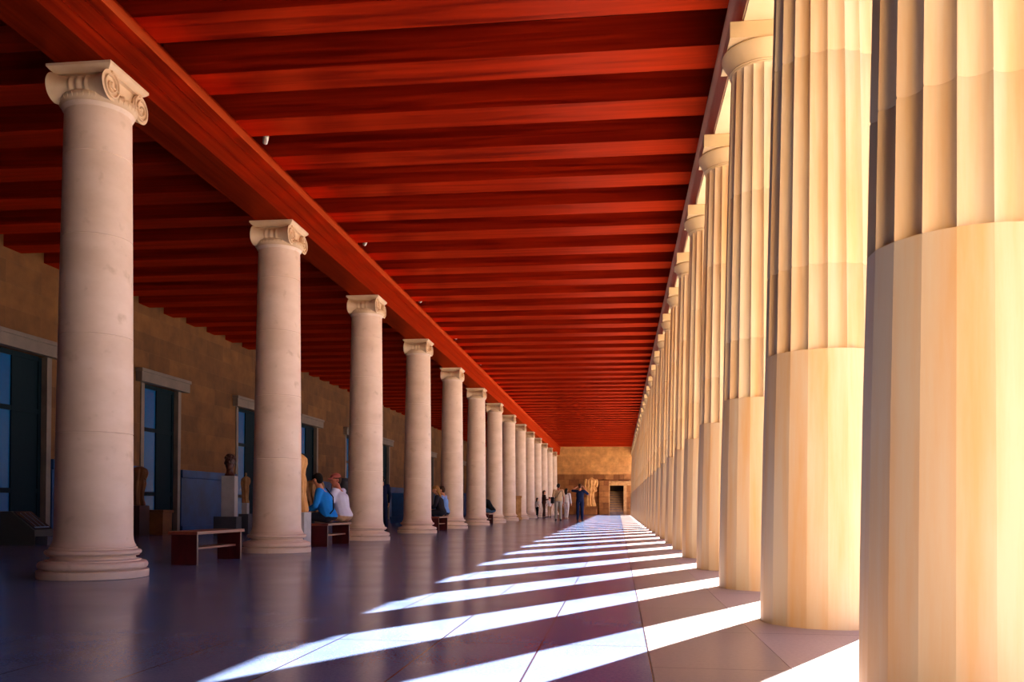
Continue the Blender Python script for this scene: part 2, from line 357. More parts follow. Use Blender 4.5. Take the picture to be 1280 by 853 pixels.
# ------------------------------------------------------------------ outer entablature
e = thing('stone_architrave', 'long pale marble architrave over the outer fluted columns, with a brown moulding', 'architrave', (0, 0, 0))
A0, A1 = 1.10, 1.72
obj('architrave_block', boxes((A0+0.005, A1, YB, YE-0.07, 5.134, 5.56), (A0+0.31, A1+0.02, YB, YE-0.07, 5.56, 6.15)), 'archi', e)
bm = bmesh.new()
prism(bm, [(A0+0.30, 5.563), (A0-0.005, 5.563), (A0-0.012, 5.62), (A0-0.03, 5.655), (A0-0.04, 5.69), (A0-0.035, 5.745), (A0+0.30, 5.745)], 'Y', YB, YE-0.07)
obj('crown_moulding', bm, 'mould', e, smooth=25)
obj('inner_band', boxes((A0-0.006, A0+0.003, YB, YE-0.07, 5.16, 5.56)), 'mould', e)
bm = boxes((1.38, 1.76, YB, YE, 6.153, 7.0), (1.30, 2.02, YB, YE, 7.0, 7.18))
struct('wall_outer_upper', bm, 'archi', label='marble frieze and cornice outside above the outer columns')

# ------------------------------------------------------------------ doric columns
def doric():
    r0, r1, rt = 0.402, 0.370, 0.300
    root = thing('doric_column', 'x', 'column')
    # lower drum: twenty plain facets
    prof = [(r0, 0.0), (r0-0.006, 0.55), (r0-0.016, 1.15), (r1, 1.74)]
    bm = bmesh.new()
    def soft(r, i): return r*(0.15 + 0.85*math.cos(PI/20)/math.cos(2*PI*((i % 4)/4-.5)/20))
    rings(bm, [[(soft(r, i)*math.cos(2*PI*(i/4+.5)/20), soft(r, i)*math.sin(2*PI*(i/4+.5)/20), z) for i in range(80)] for r, z in prof])
    obj('lower_drum', bm, 'doric', root, smooth=9)
    # fluted shaft
    def ring(r, z, depth):
        P = []
        for i in range(20):
            for k in range(6):
                a = 2*PI*(i+.5+k/6)/20; u = k/6
                ch = r*math.cos(PI/20)/math.cos(2*PI*(u-.5)/20)      # the facet between two arrises
                P.append(((ch-depth*(1-(2*u-1)**2)**0.6*(r/r1)*(0 < k))*math.cos(a), (ch-depth*(1-(2*u-1)**2)**0.6*(r/r1)*(0 < k))*math.sin(a), z))
        return P
    def rad(z): u = (z-1.74)/(4.80-1.74); return r1 + (rt-r1)*(0.75*u+0.25*u*u)
    zs = [1.741, 2.27, 2.278, 2.286, 2.8, 3.30, 3.62, 3.628, 3.636, 4.1, 4.5, 4.72]
    R = []
    for z in zs:
        d = 0.030
        r = rad(z) - (0.004 if z in (2.278, 3.628) else 0)
        R.append(ring(r, z, d))
    R.append(ring(rad(4.76), 4.76, 0.022)); R.append(ring(rad(4.78)+0.003, 4.785, 0.0))
    bm = bmesh.new(); rings(bm, R)
    obj('fluted_shaft', bm, 'doric', root, smooth=32)
    rt2 = rad(4.785)
    cap = obj('capital', lathe([(rt2+.004, 4.786), (rt2+.012, 4.795), (rt2+.008, 4.802), (rt2+.018, 4.81), (rt2+.014, 4.818), (rt2+.028, 4.85), (rt2+.058, 4.90), (rt2+.082, 4.94), (rt2+.090, 4.965), (rt2+.078, 4.982)], 64), 'doric_cap', root, smooth=30)
    h = 0.358
    obj('abacus', boxes((-h, h, -h, h, 4.984, 5.132), bev=0.004), 'doric_cap', cap)
    return root
dproto = doric()
k0 = -2
for k in range(k0, 28):
    o = dproto if k == k0 else copy_tree(dproto)
    o.location = (DX, DY0 + DS*k, 0)
    o['group'] = 'outer row of fluted marble columns'
    n = k+2
    if n == 1: o['label'] = 'nearest giant cream fluted column, cut by the right edge of the photo'
    elif n > 1: o['label'] = '%s cream fluted column from the viewer in the sunlit outer row' % ordinal(n)
    else: o['label'] = '%s cream fluted column behind the viewpoint' % ordinal(1-n)

# ------------------------------------------------------------------ ionic columns
def ionic():
    root = thing('ionic_column', 'x', 'column')
    def tor(r, rc, zc, h, n=7): return [(rc + r*math.cos(a), zc + h*math.sin(a)) for a in [-PI/2+PI*i/(n-1) for i in range(n)]]
    prof = [(0.515, 0.0), (0.525, 0.006), (0.528, 0.072), (0.522, 0.080), (0.468, 0.081), (0.468, 0.092)]
    prof += tor(0.036, 0.482, 0.128, 0.040) + [(0.452, 0.170), (0.452, 0.182), (0.425, 0.184), (0.402, 0.194), (0.396, 0.208), (0.402, 0.221), (0.432, 0.224), (0.434, 0.231), (0.408, 0.233)]
    prof += tor(0.024, 0.430, 0.259, 0.024) + [(0.402, 0.286), (0.400, 0.290), (0.414, 0.292), (0.412, 0.305), (0.398, 0.309)]
    obj('base', lathe(prof, 72), 'ionic', root, smooth=28)
    def rad(z): u = (z-0.36)/4.3; return 0.372 - 0.052*(0.7*u + 0.3*u*u)
    prof = [(0.40, 0.310), (0.40, 0.325), (0.388, 0.34), (0.376, 0.375), (rad(0.42), 0.42)]
    for zj in (1.46, 2.44, 3.44, 4.27):
        prof += [(rad(zj-.12), zj-.12), (rad(zj-.006), zj-.006), (rad(zj)-.006, zj-.002), (rad(zj)-.006, zj+.002), (rad(zj+.006), zj+.006), (rad(zj+.12), zj+.12)]
    prof += [(rad(4.62), 4.62), (rad(4.72), 4.72), (0.338, 4.745), (0.345, 4.76)]
    obj('shaft', lathe(prof, 72), 'ionic', root, smooth=28)
    # capital
    vz, vy, vr, fx = 4.915, 0.275, 0.148, 0.30
    bm = lathe([(0.335, 4.761), (0.352, 4.775), (0.368, 4.80), (0.372, 4.825), (0.36, 4.85), (0.30, 4.86)], 64)
    for k in range(40):                                              # egg moulding on the echinus
        a = 2*PI*k/40; c = Vector((0.36*math.cos(a), 0.36*math.sin(a), 4.815))
        bmesh.ops.create_icosphere(bm, subdivisions=1, radius=1, matrix=Matrix.Translation(c) @ Matrix.Rotation(a, 4, 'Z') @ Matrix.Diagonal((0.018, 0.018, 0.03, 1)))
    cap = obj('capital', bm, 'ionic_cap', root, smooth=35)
    bm = boxes((-fx+.03, fx-.03, -0.26, 0.26, 4.86, 5.045))
    obj('volute_channel', bm, 'ionic_cap', cap)
    # bolsters: spindles along X, waisted, with two cords
    for s in (-1, 1):
        R = []; N = 36
        for u in [i/40 for i in range(41)]:
            x = -fx + 2*fx*u; w = abs(2*u-1)
            r = 0.088 + (vr-0.088)*(w**2.6)
            for c in (0.36, 0.50, 0.64):
                if abs(u-c) < 0.026: r += 0.010
            R.append([(x, s*vy + r*math.cos(2*PI*i/N), vz + r*math.sin(2*PI*i/N)*1.0) for i in range(N)])
        bm = bmesh.new(); rings(bm, R)
        obj('bolster', bm, 'ionic_cap', cap, smooth=40)
    # spiral fillets and eyes on both faces
    for sx_ in (-1, 1):
        for s in (-1, 1):
            bm = bmesh.new(); R = []; T = 2.05; n = 90
            for i in range(n+1):
                u = i/n; a = PI/2 + s*u*T*2*PI; r = (vr-0.010)*(1-u)**0.85 + 0.026*u; w = 0.013*(1-u*0.5)
                c = Vector((0, s*vy + r*math.cos(a)*1, vz + r*math.sin(a))); rd = Vector((0, math.cos(a), math.sin(a)))
                x0, x1 = sx_*(fx-0.004), sx_*(fx+0.022)
                R.append([tuple(c+rd*w*.8+Vector((x0, 0, 0))), tuple(c+rd*w*.6+Vector((x1, 0, 0))), tuple(c-rd*w*.6+Vector((x1, 0, 0))), tuple(c-rd*w*.8+Vector((x0, 0, 0)))])
            rings(bm, R)
            bmesh.ops.create_uvsphere(bm, u_segments=14, v_segments=8, radius=1, matrix=Matrix.Translation((sx_*fx, s*vy, vz)) @ Matrix.Diagonal((0.024, 0.026, 0.026, 1)))
            obj('volute', bm, 'ionic_cap', cap, smooth=45)
        bm = bmesh.new()                                             # sagging canalis rims and three eggs between the volutes
        for zz, sag in ((5.045, 0.0), (4.905, 0.02)):
            R = []
            for i in range(17):
                u = i/16*2-1; yy = u*0.26; z = zz - sag*(1-u*u)
                x0, x1 = sx_*(fx-0.035), sx_*(fx+0.016)
                R.append([(x0, yy, z+.012), (x1, yy, z+.010), (x1, yy, z-.010), (x0, yy, z-.012)])
            rings(bm, R)
        for q in (-1, 0, 1):
            bmesh.ops.create_uvsphere(bm, u_segments=16, v_segments=10, radius=1, matrix=Matrix.Translation((sx_*(fx+0.012), q*0.085, 4.845)) @ Matrix.Diagonal((0.035, 0.034, 0.044, 1)))
        obj('egg_moulding', bm, 'ionic_cap', cap, smooth=40)
    bm = bmesh.new()
    def sq(h, z): return [(-h, -h-.01, z), (h, -h-.01, z), (h, h+.01, z), (-h, h+.01, z)]
    rings(bm, [sq(0.285, 5.046), (sq(0.30, 5.062)), sq(0.325, 5.082), sq(0.338, 5.098), sq(0.345, 5.104), sq(0.345, 5.129)])
    obj('abacus', bm, 'ionic_cap', cap)
    return root
iproto = ionic()
for i in range(14):
    o = iproto if i == 0 else copy_tree(iproto)
    o.location = (IX, IY0 + IS*i, 0)
    o['group'] = 'inner row of plain volute columns'
    o['label'] = ('nearest plain pale column with scrolled capital, at far left of the inner row' if i == 0 else
                  '%s plain pale column with scrolled capital from the viewer in the inner row' % ordinal(i+1))

# timber beam over the ionic row
b = thing('timber_beam', 'long red timber beam carried by the scrolled inner columns', 'beam', (IX+0.02, 0, 0))
bm = boxes((-0.26, 0.26, YB, YE-0.08, 5.132, 5.33), (-0.272, 0.272, YB, YE-0.08, 5.33, 5.52), (-0.285, 0.285, YB, YE-0.08, 5.52, 5.66), bev=0.004)
obj('beam_body', bm, 'beam', b)
bm = bmesh.new()
prism(bm, [(-0.285, 5.661), (-0.30, 5.675), (-0.325, 5.70), (-0.34, 5.72), (-0.34, 5.748), (0.34, 5.748), (0.34, 5.72), (0.325, 5.70), (0.30, 5.675), (0.285, 5.661)], 'Y', YB, YE-0.08)
obj('beam_moulding', bm, 'beam', b, smooth=25)

# joists
def joist(x0, x1):
    h = JW/2; cx = (x0+x1)/2; L = (x1-x0)/2
    return boxes((-L, L, -h, h, 0, JH), bev=0.006)
fx0, fx1 = -5.305, 1.375
jf = obj('ceiling_joist', joist(fx0, fx1), 'joist')
for k in range(56):
    y = JY0 + JS*(k-1)
    if y + 0.3 > YE: break
    o = jf if k == 0 else jf.copy()
    if k: COL.objects.link(o)
    o.location = ((fx0+fx1)/2, y, ZC+0.001)
    tag(o, ('red timber joist over the front aisle just above the photo' if k == 0 else '%s red timber joist from the viewer over the front aisle' % ordinal(k)), 'ceiling joist', 'red joists over the front aisle')
rx0, rx1 = WX-0.45, -5.315
jr = obj('ceiling_joist', joist(rx0, rx1), 'joist')
for k, y in enumerate(jys):
    if y + 0.3 > YE: break
    o = jr if k == 0 else jr.copy()
    if k: COL.objects.link(o)
    o.location = ((rx0+rx1)/2, y, ZC+0.001)
    tag(o, '%s shadowed timber joist from the viewer over the rear aisle' % ordinal(k+1), 'ceiling joist', 'shadowed joists over the rear aisle')

# spotlights by the inner beam
def spot():
    r = thing('spotlight', 'x', 'spotlight')
    obj('arm', boxes((-0.012, 0.012, -0.012, 0.012, 0.06, 0.40), (-0.05, 0.05, -0.05, 0.05, 0.39, 0.401)), 'lamp_metal', r)
    bm = lathe([(0.028, -0.09), (0.05, -0.085), (0.055, 0.0), (0.055, 0.07), (0.04, 0.09)], 20)
    bmesh.ops.transform(bm, matrix=Matrix.Rotation(math.radians(62), 4, (1, 0.6, 0)), verts=bm.verts)
    can = obj('lamp_can', bm, 'lamp_metal', r, smooth=40)
    bm = lathe([(0.047, 0.088), (0.047, 0.096)], 20)
    bmesh.ops.transform(bm, matrix=Matrix.Rotation(math.radians(62), 4, (1, 0.6, 0)), verts=bm.verts)
    obj('lens', bm, 'lamp_glass', can)
    return r
s0 = spot()
for i in range(13):
    o = s0 if i == 0 else copy_tree(s0)
    y = IY0 + IS*i + 0.5*IS + 1.05
    o.location = (-4.92, y, 5.86); o.scale = (0.72, 0.72, 0.72)
    # hangs from the boards between two joists
    q = (y - JY0)/JS; q = math.floor(q) + 0.5; o.location.y = JY0 + q*JS
    tag(o, '%s small pale spotlight from the viewer, hung between joists beside the red beam' % ordinal(i+1), None, 'spotlights along the red beam')

# ------------------------------------------------------------------ benches
def bench():
    r = thing('bench', 'x', 'bench')
    obj('seat', boxes((-0.19, 0.19, -0.68, 0.68, 0.375, 0.415), bev=0.006), 'bench_top', r)
    for s in (-1, 1):
        y0, y1 = sorted([s*0.60, s*0.64]); obj('end_panel', boxes((-0.165, 0.165, y0, y1, 0.0, 0.374), bev=0.004), 'bench', r)
    obj('stretcher', boxes((-0.10, 0.10, -0.598, 0.598, 0.185, 0.21)), 'bench_top', r)
    return r
b0 = bench()
BY = [IY0 + IS*(i+.5) for i in (0, 1, 3, 5)]
for i, (y, l) in enumerate(zip(BY, ['empty dark red bench between the first and second inner columns', 'dark red bench under the couple in blue and white shirts',
                   'dark red bench under the fair-haired person in dark clothes', 'farthest dark red bench, under the hunched person in black'])):
    o = b0 if i == 0 else copy_tree(b0)
    o.location = (-5.28, y, 0); tag(o, l, None, 'dark red benches between inner columns')

# ------------------------------------------------------------------ statuary and blocks by the rear wall
def draped(h, w, turns=0.5, folds=9, head=False, seed=1, arms=True, prof=None):
    """a draped torso: elliptical rings with hanging folds, narrow feet to broad shoulders"""
    rnd = random.Random(seed); ph = [rnd.uniform(0, 6.3) for _ in range(6)]
    bm = bmesh.new(); R = []; N = 72
    prof = prof or [(0, .80), (.04, .84), (.15, .72), (.30, .74), (.45, .86), (.55, .92), (.64, .80), (.72, .86), (.84, 1.0), (.92, .92), (.97, .62), (1.0, .30)]
    def pw(u):
        for (a, x), (b, y) in zip(prof, prof[1:]):
            if u <= b: t = (u-a)/(b-a); return x + (y-x)*t
        return prof[-1][1]
    for k in range(49):
        u = k/48; r = pw(u)*w/2; amp = 0.15*(1-u)**0.5 + 0.06
        ox = 0.06*w*math.sin(u*5+ph[0]); ring = []
        for i in range(N):
            a = 2*PI*i/N
            f = 1 + amp*math.sin(folds*a + turns*u*6 + ph[1]) + 0.4*amp*math.sin((folds*2+1)*a - turns*u*9 + ph[2]) + 0.05*math.sin(2*a+ph[3]+u*8)
            ring.append((ox + r*f*math.cos(a), 0.62*r*f*math.sin(a), u*h))
        R.append(ring)
    rings(bm, R)
    if arms:
        for s, dz in ((-1, -.16), (1, -.10)):
            for q in range(7):
                t = q/6; c = (s*w*(.44+.08*math.sin(t*3)), -.1*w*t, h*(.90+dz*2*t)); rr = w*(.13-.03*t)
                bmesh.ops.create_icosphere(bm, subdivisions=2, radius=rr, matrix=Matrix.Translation(c))
    if head:
        bmesh.ops.create_icosphere(bm, subdivisions=3, radius=1, matrix=Matrix.Translation((0, 0, h*1.075)) @ Matrix.Diagonal((h*.045, h*.055, h*.07, 1)))
        lathe([(h*.035, h*.98), (h*.028, h*1.02), (h*.03, h*1.05)], 20, bm=bm)
    return bm
def at(x, Z):
    """ground point seen in column x of the photograph at depth Z"""
    xc = (x-640)/FPX*Z; c, s = math.cos(YAW), math.sin(YAW)
    return (xc*c - Z*s, xc*s + Z*c)
def put(name, bm, mat, label, cat, loc, rz=0, group=None, smooth=30):
    o = obj(name, bm, mat, None, smooth); o.location = loc; o.rotation_euler = (0, 0, rz); return tag(o, label, cat, group)

p = (-5.36, 14.22)
put('pedestal', boxes((-0.17, 0.17, -0.17, 0.17, 0, 0.62), bev=0.008), 'white_marble', 'white marble pedestal just behind the second inner column, carrying a draped torso', 'pedestal', (*p, 0))
put('statue', draped(0.98, 0.30, 0.8, 7, seed=4, arms=False), 'statue_hi', 'tan draped torso on the white pedestal behind the second inner column', 'statue', (*p, 0.621), 0.4, smooth=60)

# bearded head on a tall shaft
x, y = at(287, 20.3)
h = thing('herm_pillar', 'grey marble pillar on a square base carrying a dark bronze head', 'pillar', (x, y, 0), 0.15)
obj('plinth', boxes((-0.30, 0.22, -0.22, 0.22, 0, 0.46), bev=0.01), 'grey_marble', h)
obj('pillar_shaft', boxes((-0.15, 0.15, -0.14, 0.14, 0.461, 1.40), bev=0.008), 'white_marble', h)
bm = bmesh.new()
lathe([(0.10, 0.0), (0.12, 0.03), (0.085, 0.07), (0.075, 0.13), (0.08, 0.17)], 24, bm=bm)
def ball(bm, c, s, sub=3): bmesh.ops.create_icosphere(bm, subdivisions=sub, radius=1, matrix=Matrix.Translation(c) @ Matrix.Diagonal((*s, 1)))
ball(bm, (0, 0, 0.32), (0.115, 0.14, 0.17)); ball(bm, (0, -0.10, 0.22), (0.08, 0.07, 0.10)); ball(bm, (0, -0.145, 0.31), (0.018, 0.03, 0.035), 2)
for s in (-1, 1): ball(bm, (s*0.117, 0.01, 0.30), (0.015, 0.03, 0.04), 2); ball(bm, (s*0.045, -0.118, 0.345), (0.024, 0.02, 0.012), 2)
for k in range(60):
    a = random.uniform(0, 2*PI); e_ = random.uniform(0.2, 1.4)
    ball(bm, (0.12*math.cos(a)*math.cos(e_), 0.02+0.13*math.sin(a)*math.cos(e_), 0.35+0.14*math.sin(e_)), (0.035, 0.035, 0.035), 1)
put('bronze_head', bm, 'bronze', 'dark bronze head with curled hair on top of the grey pillar', 'sculpture', (x, y, 1.402), 0.3, smooth=60)

x, y = at(307, 22.5)
t = thing('small_pedestal', 'small stepped grey pedestal beside the pillar with the bronze head', 'pedestal', (x, y, 0))
obj('plinth', boxes((-0.13, 0.13, -0.13, 0.13, 0, 0.50), bev=0.008), 'grey_marble', t)
obj('upper_block', boxes((-0.07, 0.07, -0.07, 0.07, 0.501, 0.78), bev=0.006), 'white_marble', t)
put('statuette', draped(0.68, 0.20, 0.6, 6, head=True, seed=9), 'statue', 'small tan standing statuette on the stepped grey pedestal', 'statue', (x, y, 0.782), 0.2, smooth=60)

x, y = at(173, 20.6)
put('pedestal', boxes((-0.20, 0.16, -0.22, 0.22, 0, 0.70), bev=0.01), 'red_block', 'dark red pedestal beside the first inner column, carrying an orange-brown torso', 'pedestal', (x, y, 0))
put('statue', draped(0.92, 0.36, 0.3, 6, seed=12), 'ochre_block', 'orange-brown draped torso on the dark red pedestal', 'statue', (x, y, 0.702), 0.2, smooth=60)
x, y = at(197, 21.2)
put('stone_block', boxes((-0.30, 0.26, -0.22, 0.22, 0, 0.53), (-0.33, 0.29, -0.25, 0.25, 0.531, 0.60), bev=0.012), 'ochre_block', 'brown stone block with a thin top slab in front of the rear doorway', 'block', (x, y, 0))
x, y = at(391, 21.8)
put('pedestal', boxes((-0.22, 0.22, -0.22, 0.22, 0, 0.55), bev=0.01), 'grey_marble', 'grey pedestal behind the seated couple, carrying a brown draped figure', 'pedestal', (x, y, 0))
put('statue', draped(0.80, 0.46, 0.5, 8, seed=21), 'statue', 'brown draped figure behind the seated couple', 'statue', (x, y, 0.552), 0.2, smooth=60)
x, y = at(499, 37)
put('pedestal', boxes((-0.27, 0.27, -0.25, 0.25, 0, 1.25), (-0.31, 0.31, -0.29, 0.29, 0, 0.25), bev=0.01), 'dado', 'blue-grey tall pedestal by the rear wall left of the fourth inner column', 'pedestal', (x, y, 0))
x, y = at(431, 25.5)
put('stone_urn', lathe([(0.16, 0), (0.20, 0.02), (0.20, 0.08), (0.09, 0.14), (0.10, 0.24), (0.24, 0.50), (0.30, 0.85), (0.27, 1.15), (0.16, 1.32), (0.15, 1.42), (0.21, 1.50), (0.20, 1.52), (0.12, 1.49)], 40), 'grey_marble', 'dark grey stone urn by the rear wall left of the third inner column', 'urn', (x, y, 0), smooth=40)
x, y = at(647.5, 46.5)
put('stele', boxes((-0.22, 0.22, -0.12, 0.12, 0, 0.12), (-0.18, 0.18, -0.09, 0.09, 0.12, 1.15), (-0.21, 0.21, -0.11, 0.11, 1.15, 1.26), bev=0.01), 'fragment', 'orange stone stele standing between two far inner columns', 'stele', (x, y, 0))

# sloping information panel
x, y = at(42, 15.9)
t = thing('information_desk', 'low grey-green stand with a sloping black information panel by the left doorway', 'information panel', (x, y, 0), 0.12)
bm = bmesh.new()
prism(bm, [(-0.22, 0.0), (0.20, 0.0), (0.20, 0.28), (-0.22, 0.60)][::-1], 'Y', -0.38, 0.30)
bm.free(); bm = bmesh.new()
prism(bm, [(-0.42, 0.0), (0.20, 0.0), (0.20, 0.26), (-0.22, 0.60), (-0.42, 0.60)], 'Y', -0.32, 0.32)
obj('body', bm, 'panel_body', t)
sl = math.atan2(-0.34, 0.42)
bm = boxes((-0.25, 0.25, -0.28, 0.28, 0, 0.015)); bmesh.ops.transform(bm, matrix=Matrix.Translation((-0.01, 0, 0.433)) @ Matrix.Rotation(-sl, 4, 'Y'), verts=bm.verts)
pf = obj('panel', bm, 'panel_face', t)
bm = bmesh.new()
for yy in (-0.15, 0.0, 0.15): box(bm, -0.20, 0.20, yy-0.004, yy+0.004, 0.0152, 0.017)
box(bm, 0.19, 0.22, -0.24, 0.24, 0.0152, 0.017)
bmesh.ops.transform(bm, matrix=Matrix.Translation((-0.01, 0, 0.433)) @ Matrix.Rotation(-sl, 4, 'Y'), verts=bm.verts)
obj('printed_lines', bm, 'panel_line', pf)
obj('front_step', boxes((0.205, 0.42, -0.30, 0.30, 0, 0.16), bev=0.008), 'grey_marble', t)

# great draped statue by the end wall
gx, gy = -2.35, 73.9
put('pedestal', boxes((-0.56, 0.56, -0.45, 0.45, 0, 0.58), (-0.60, 0.60, -0.49, 0.49, 0.58, 0.68), bev=0.02), 'ochre_block', 'ochre pedestal at the end wall under the tall draped statue', 'pedestal', (gx, gy, 0)).data.materials[0] = M['rough']
put('statue', draped(2.45, 0.98, 0.2, 9, seed=33, prof=[(0, .62), (.03, .80), (.10, .74), (.30, .60), (.50, .62), (.515, .64), (.52, .90), (.56, .94), (.66, .66), (.74, .62), (.84, .88), (.90, .86), (.95, .42), (.97, .22), (1.0, .18)]), 'statue_hi', 'tall golden headless draped statue against the end wall', 'statue', (gx+0.05, gy, 0.682), 0.1, smooth=60)
x = -1.25
put('relief_block', boxes((-0.42, 0.42, -0.12, 0.12, 0, 2.9), bev=0.03), 'rough', 'x', 'carved block', (x, YE-0.31, 0))
rb = bpy.data.objects['relief_block']; tag(rb, 'tall carved stone slab against the end wall right of the golden statue')

# ------------------------------------------------------------------ people
def ell(bm, c, s, seg=14):
    bmesh.ops.create_uvsphere(bm, u_segments=seg, v_segments=max(6, seg*2//3), radius=1, matrix=Matrix.Translation(c) @ Matrix.Diagonal((*s, 1)))
def limb(bm, pts, seg=12):
    """hulls between successive balls: (x, y, z, r) or (x, y, z, rx, ry, rz)"""
    def S(p): return (Vector(p[:3]), Vector(p[3:6]) if len(p) == 6 else Vector((p[3],)*3))
    for a, b in zip(pts, pts[1:]):
        t = bmesh.new(); (ca, sa), (cb, sb) = S(a), S(b)
        ell(t, ca, sa, seg); ell(t, cb, sb, seg)
        r = bmesh.ops.convex_hull(t, input=t.verts)
        bmesh.ops.delete(t, geom=[v for v in r['geom_interior'] if isinstance(v, bmesh.types.BMVert)], context='VERTS')
        me = bpy.data.meshes.new('t'); t.to_mesh(me); t.free(); bm.from_mesh(me); bpy.data.meshes.remove(me)
def fuse(name, bm, mat, parent, vox, smooth_it=4):
    """melt overlapping pieces into one continuous skin"""
    me = bpy.data.meshes.new(name); bm.to_mesh(me); bm.free()
    o = bpy.data.objects.new(name, me); COL.objects.link(o)
    m = o.modifiers.new('r', 'REMESH'); m.mode = 'VOXEL'; m.voxel_size = vox; m.use_smooth_shade = True
    m2 = o.modifiers.new('s', 'SMOOTH'); m2.iterations = smooth_it; m2.factor = 0.5
    dg = bpy.context.evaluated_depsgraph_get()
    new = bpy.data.meshes.new_from_object(o.evaluated_get(dg), depsgraph=dg)
    o.modifiers.clear(); o.data = new; bpy.data.meshes.remove(me)
    for q in new.polygons: q.use_smooth = True
    new.materials.clear(); new.materials.append(M[mat] if isinstance(mat, str) else mat)
    o.parent = parent
    return o
def V(*a): return Vector(a)
def hand(bm, w, d, n, side, k, curl=0.5):
    """palm and five unequal fingers; d = way the hand points, n = palm normal"""
    d = d.normalized(); n = (n - d*n.dot(d)).normalized(); a = d.cross(n)*side
    s = 1.0*k
    limb(bm, [(*w, .024*s), (*(w+d*.045*s+a*.012*s), .020*s), (*(w+d*.085*s+a*.018*s), .016*s)])
    limb(bm, [(*w, .024*s), (*(w+d*.045*s-a*.014*s), .020*s), (*(w+d*.08*s-a*.022*s), .015*s)])
    for q, L in ((.030, .072), (.010, .082), (-.010, .076), (-.029, .060)):
        p0 = w + d*.085*s + a*q*s; p1 = p0 + (d*math.cos(curl*.6)+n*math.sin(curl*.6))*L*.5*s; p2 = p1 + (d*math.cos(curl*1.7)+n*math.sin(curl*1.7))*L*.5*s
        limb(bm, [(*p0, .0105*s), (*p1, .0095*s), (*p2, .008*s)], 8)
    p0 = w + d*.025*s + a*.022*s; p1 = p0 + (d*.7+a*.7+n*.2)*.042*s; p2 = p1 + (d*.9+a*.3+n*.4)*.034*s
    limb(bm, [(*p0, .014*s), (*p1, .0115*s), (*p2, .009*s)], 8)
def person(name, label, J, H=1.72, loc=(0, 0, 0), rz=0, skin='skin', top=None, sleeves=1, bottoms=None, leg_len=1, hair='hair_black', hair_style='short', shoes=None, skirt=False, vox=0.011, wide=1.0, cap=None):
    """J: joints in metres for a 1.72 m figure facing +Y; everything scaled by H/1.72"""
    k = H/1.72; r = thing('person', label, 'person', loc, rz)
    G = {a: V(*b)*k for a, b in J.items()}
    pel, wst, chs, nck, hd = G['pelvis'], G['waist'], G['chest'], G['neck'], G['head']
    w = wide*k
    up = (nck-pel).normalized()
    side = V(1, 0, 0)
    if 'twist' in J: pass
    body = bmesh.new(); shirt = bmesh.new(); trs = bmesh.new(); shoe = None
    limb(body, [(*pel, .155*w, .11*w, .10*k), (*wst, .125*w, .095*w, .10*k), (*chs, .155*w, .11*w, .12*k), (*(nck - up*.05*k), .12*w, .07*k, .04*k)])
    limb(body, [(*(nck-up*.04*k), .058*k), (*(nck + (hd-nck)*.45), .052*k)])
    fw = G.get('look', V(0, 1, 0))/1.0; fw = (fw - V(0, 0, 1)*0).normalized(); rt = fw.cross(V(0, 0, 1)).normalized(); hu = rt.cross(fw)
    def P(a, b, c): return hd + rt*a*k + fw*b*k + hu*c*k
    # head: cranium, jaw, chin, brow, nose, lips, ears
    limb(body, [(*P(0, -.018, .035), .079*k), (*P(0, .020, .030), .074*k)]); limb(body, [(*P(0, .015, .02), .068*k), (*P(0, .045, -.075), .036*k)])
    limb(body, [(*P(0, .088, .02), .010*k), (*P(0, .108, -.018), .014*k)]); ell(body, P(0, .082, -.050), (.020*k, .012*k, .009*k))
    for s in (-1, 1): ell(body, P(s*.082, -.005, .0), (.012*k, .018*k, .032*k)); ell(body, P(s*.032, .083, .032), (.020*k, .010*k, .008*k))
    for s in (-1, 1):
        S = 'L' if s < 0 else 'R'
        sh, el, wr = G['sho'+S], G['elb'+S], G['wri'+S]; hp, kn, an = G['hip'+S], G['kne'+S], G['ank'+S]; toe = G['toe'+S]
        limb(body, [(*(nck-up*.06*k), .05*k), (*sh, .056*k)])
        limb(body, [(*sh, .054*k), (*(sh.lerp(el, .45)), .047*k), (*el, .037*k), (*(el.lerp(wr, .3)), .039*k), (*wr, .025*k)])
        hd_ = (wr-el).normalized(); hand(body, wr + hd_*.015*k, G.get('hand'+S, hd_), G.get('palm'+S, V(-s, 0, 0)), -1 if s > 0 else 1, k)
        limb(body, [(*hp, .085*k), (*(hp.lerp(kn, .5)), .070*k), (*kn, .052*k), (*(kn.lerp(an, .35)), .053*k), (*an, .034*k)])
        limb(body, [(*an, .036*k), (*(an+V(0, 0, -.045*k)), .036*k), (*toe, .036*k, .045*k, .022*k)])
        if top:
            e_ = el if sleeves < 1 else wr; f = .55 if sleeves < 1 else .93
            limb(shirt, [(*(nck-up*.065*k), .06*k), (*sh, .068*k)])
            pts = [(*sh, .068*k), (*(sh.lerp(el, .5)), .062*k), (*(sh.lerp(el, .78)), .062*k)] if sleeves < 1 else [(*sh, .068*k), (*el, .054*k), (*(el.lerp(wr, .5)), .050*k), (*(el.lerp(wr, .93)), .040*k)]
            limb(shirt, pts)
        if bottoms:
            q = kn.lerp(an, .93) if leg_len == 1 else kn
            limb(trs, [(*hp, .100*k), (*(hp.lerp(kn, .5)), .086*k), (*kn, .070*k)] + ([(*(kn.lerp(an, .4)), .069*k), (*q, .060*k)] if leg_len == 1 else []))
        shoe = bmesh.new(); limb(shoe, [(*(an+V(0, 0, -.035*k)), .042*k), (*(an+V(0, 0, -.062*k)), .042*k, .05*k, .028*k), (*toe, .042*k, .050*k, .026*k)])
        fuse('shoe', shoe, shoes or 'shoe_dark', r, .012, 3)
    fuse('body', body, skin, r, vox, 3)
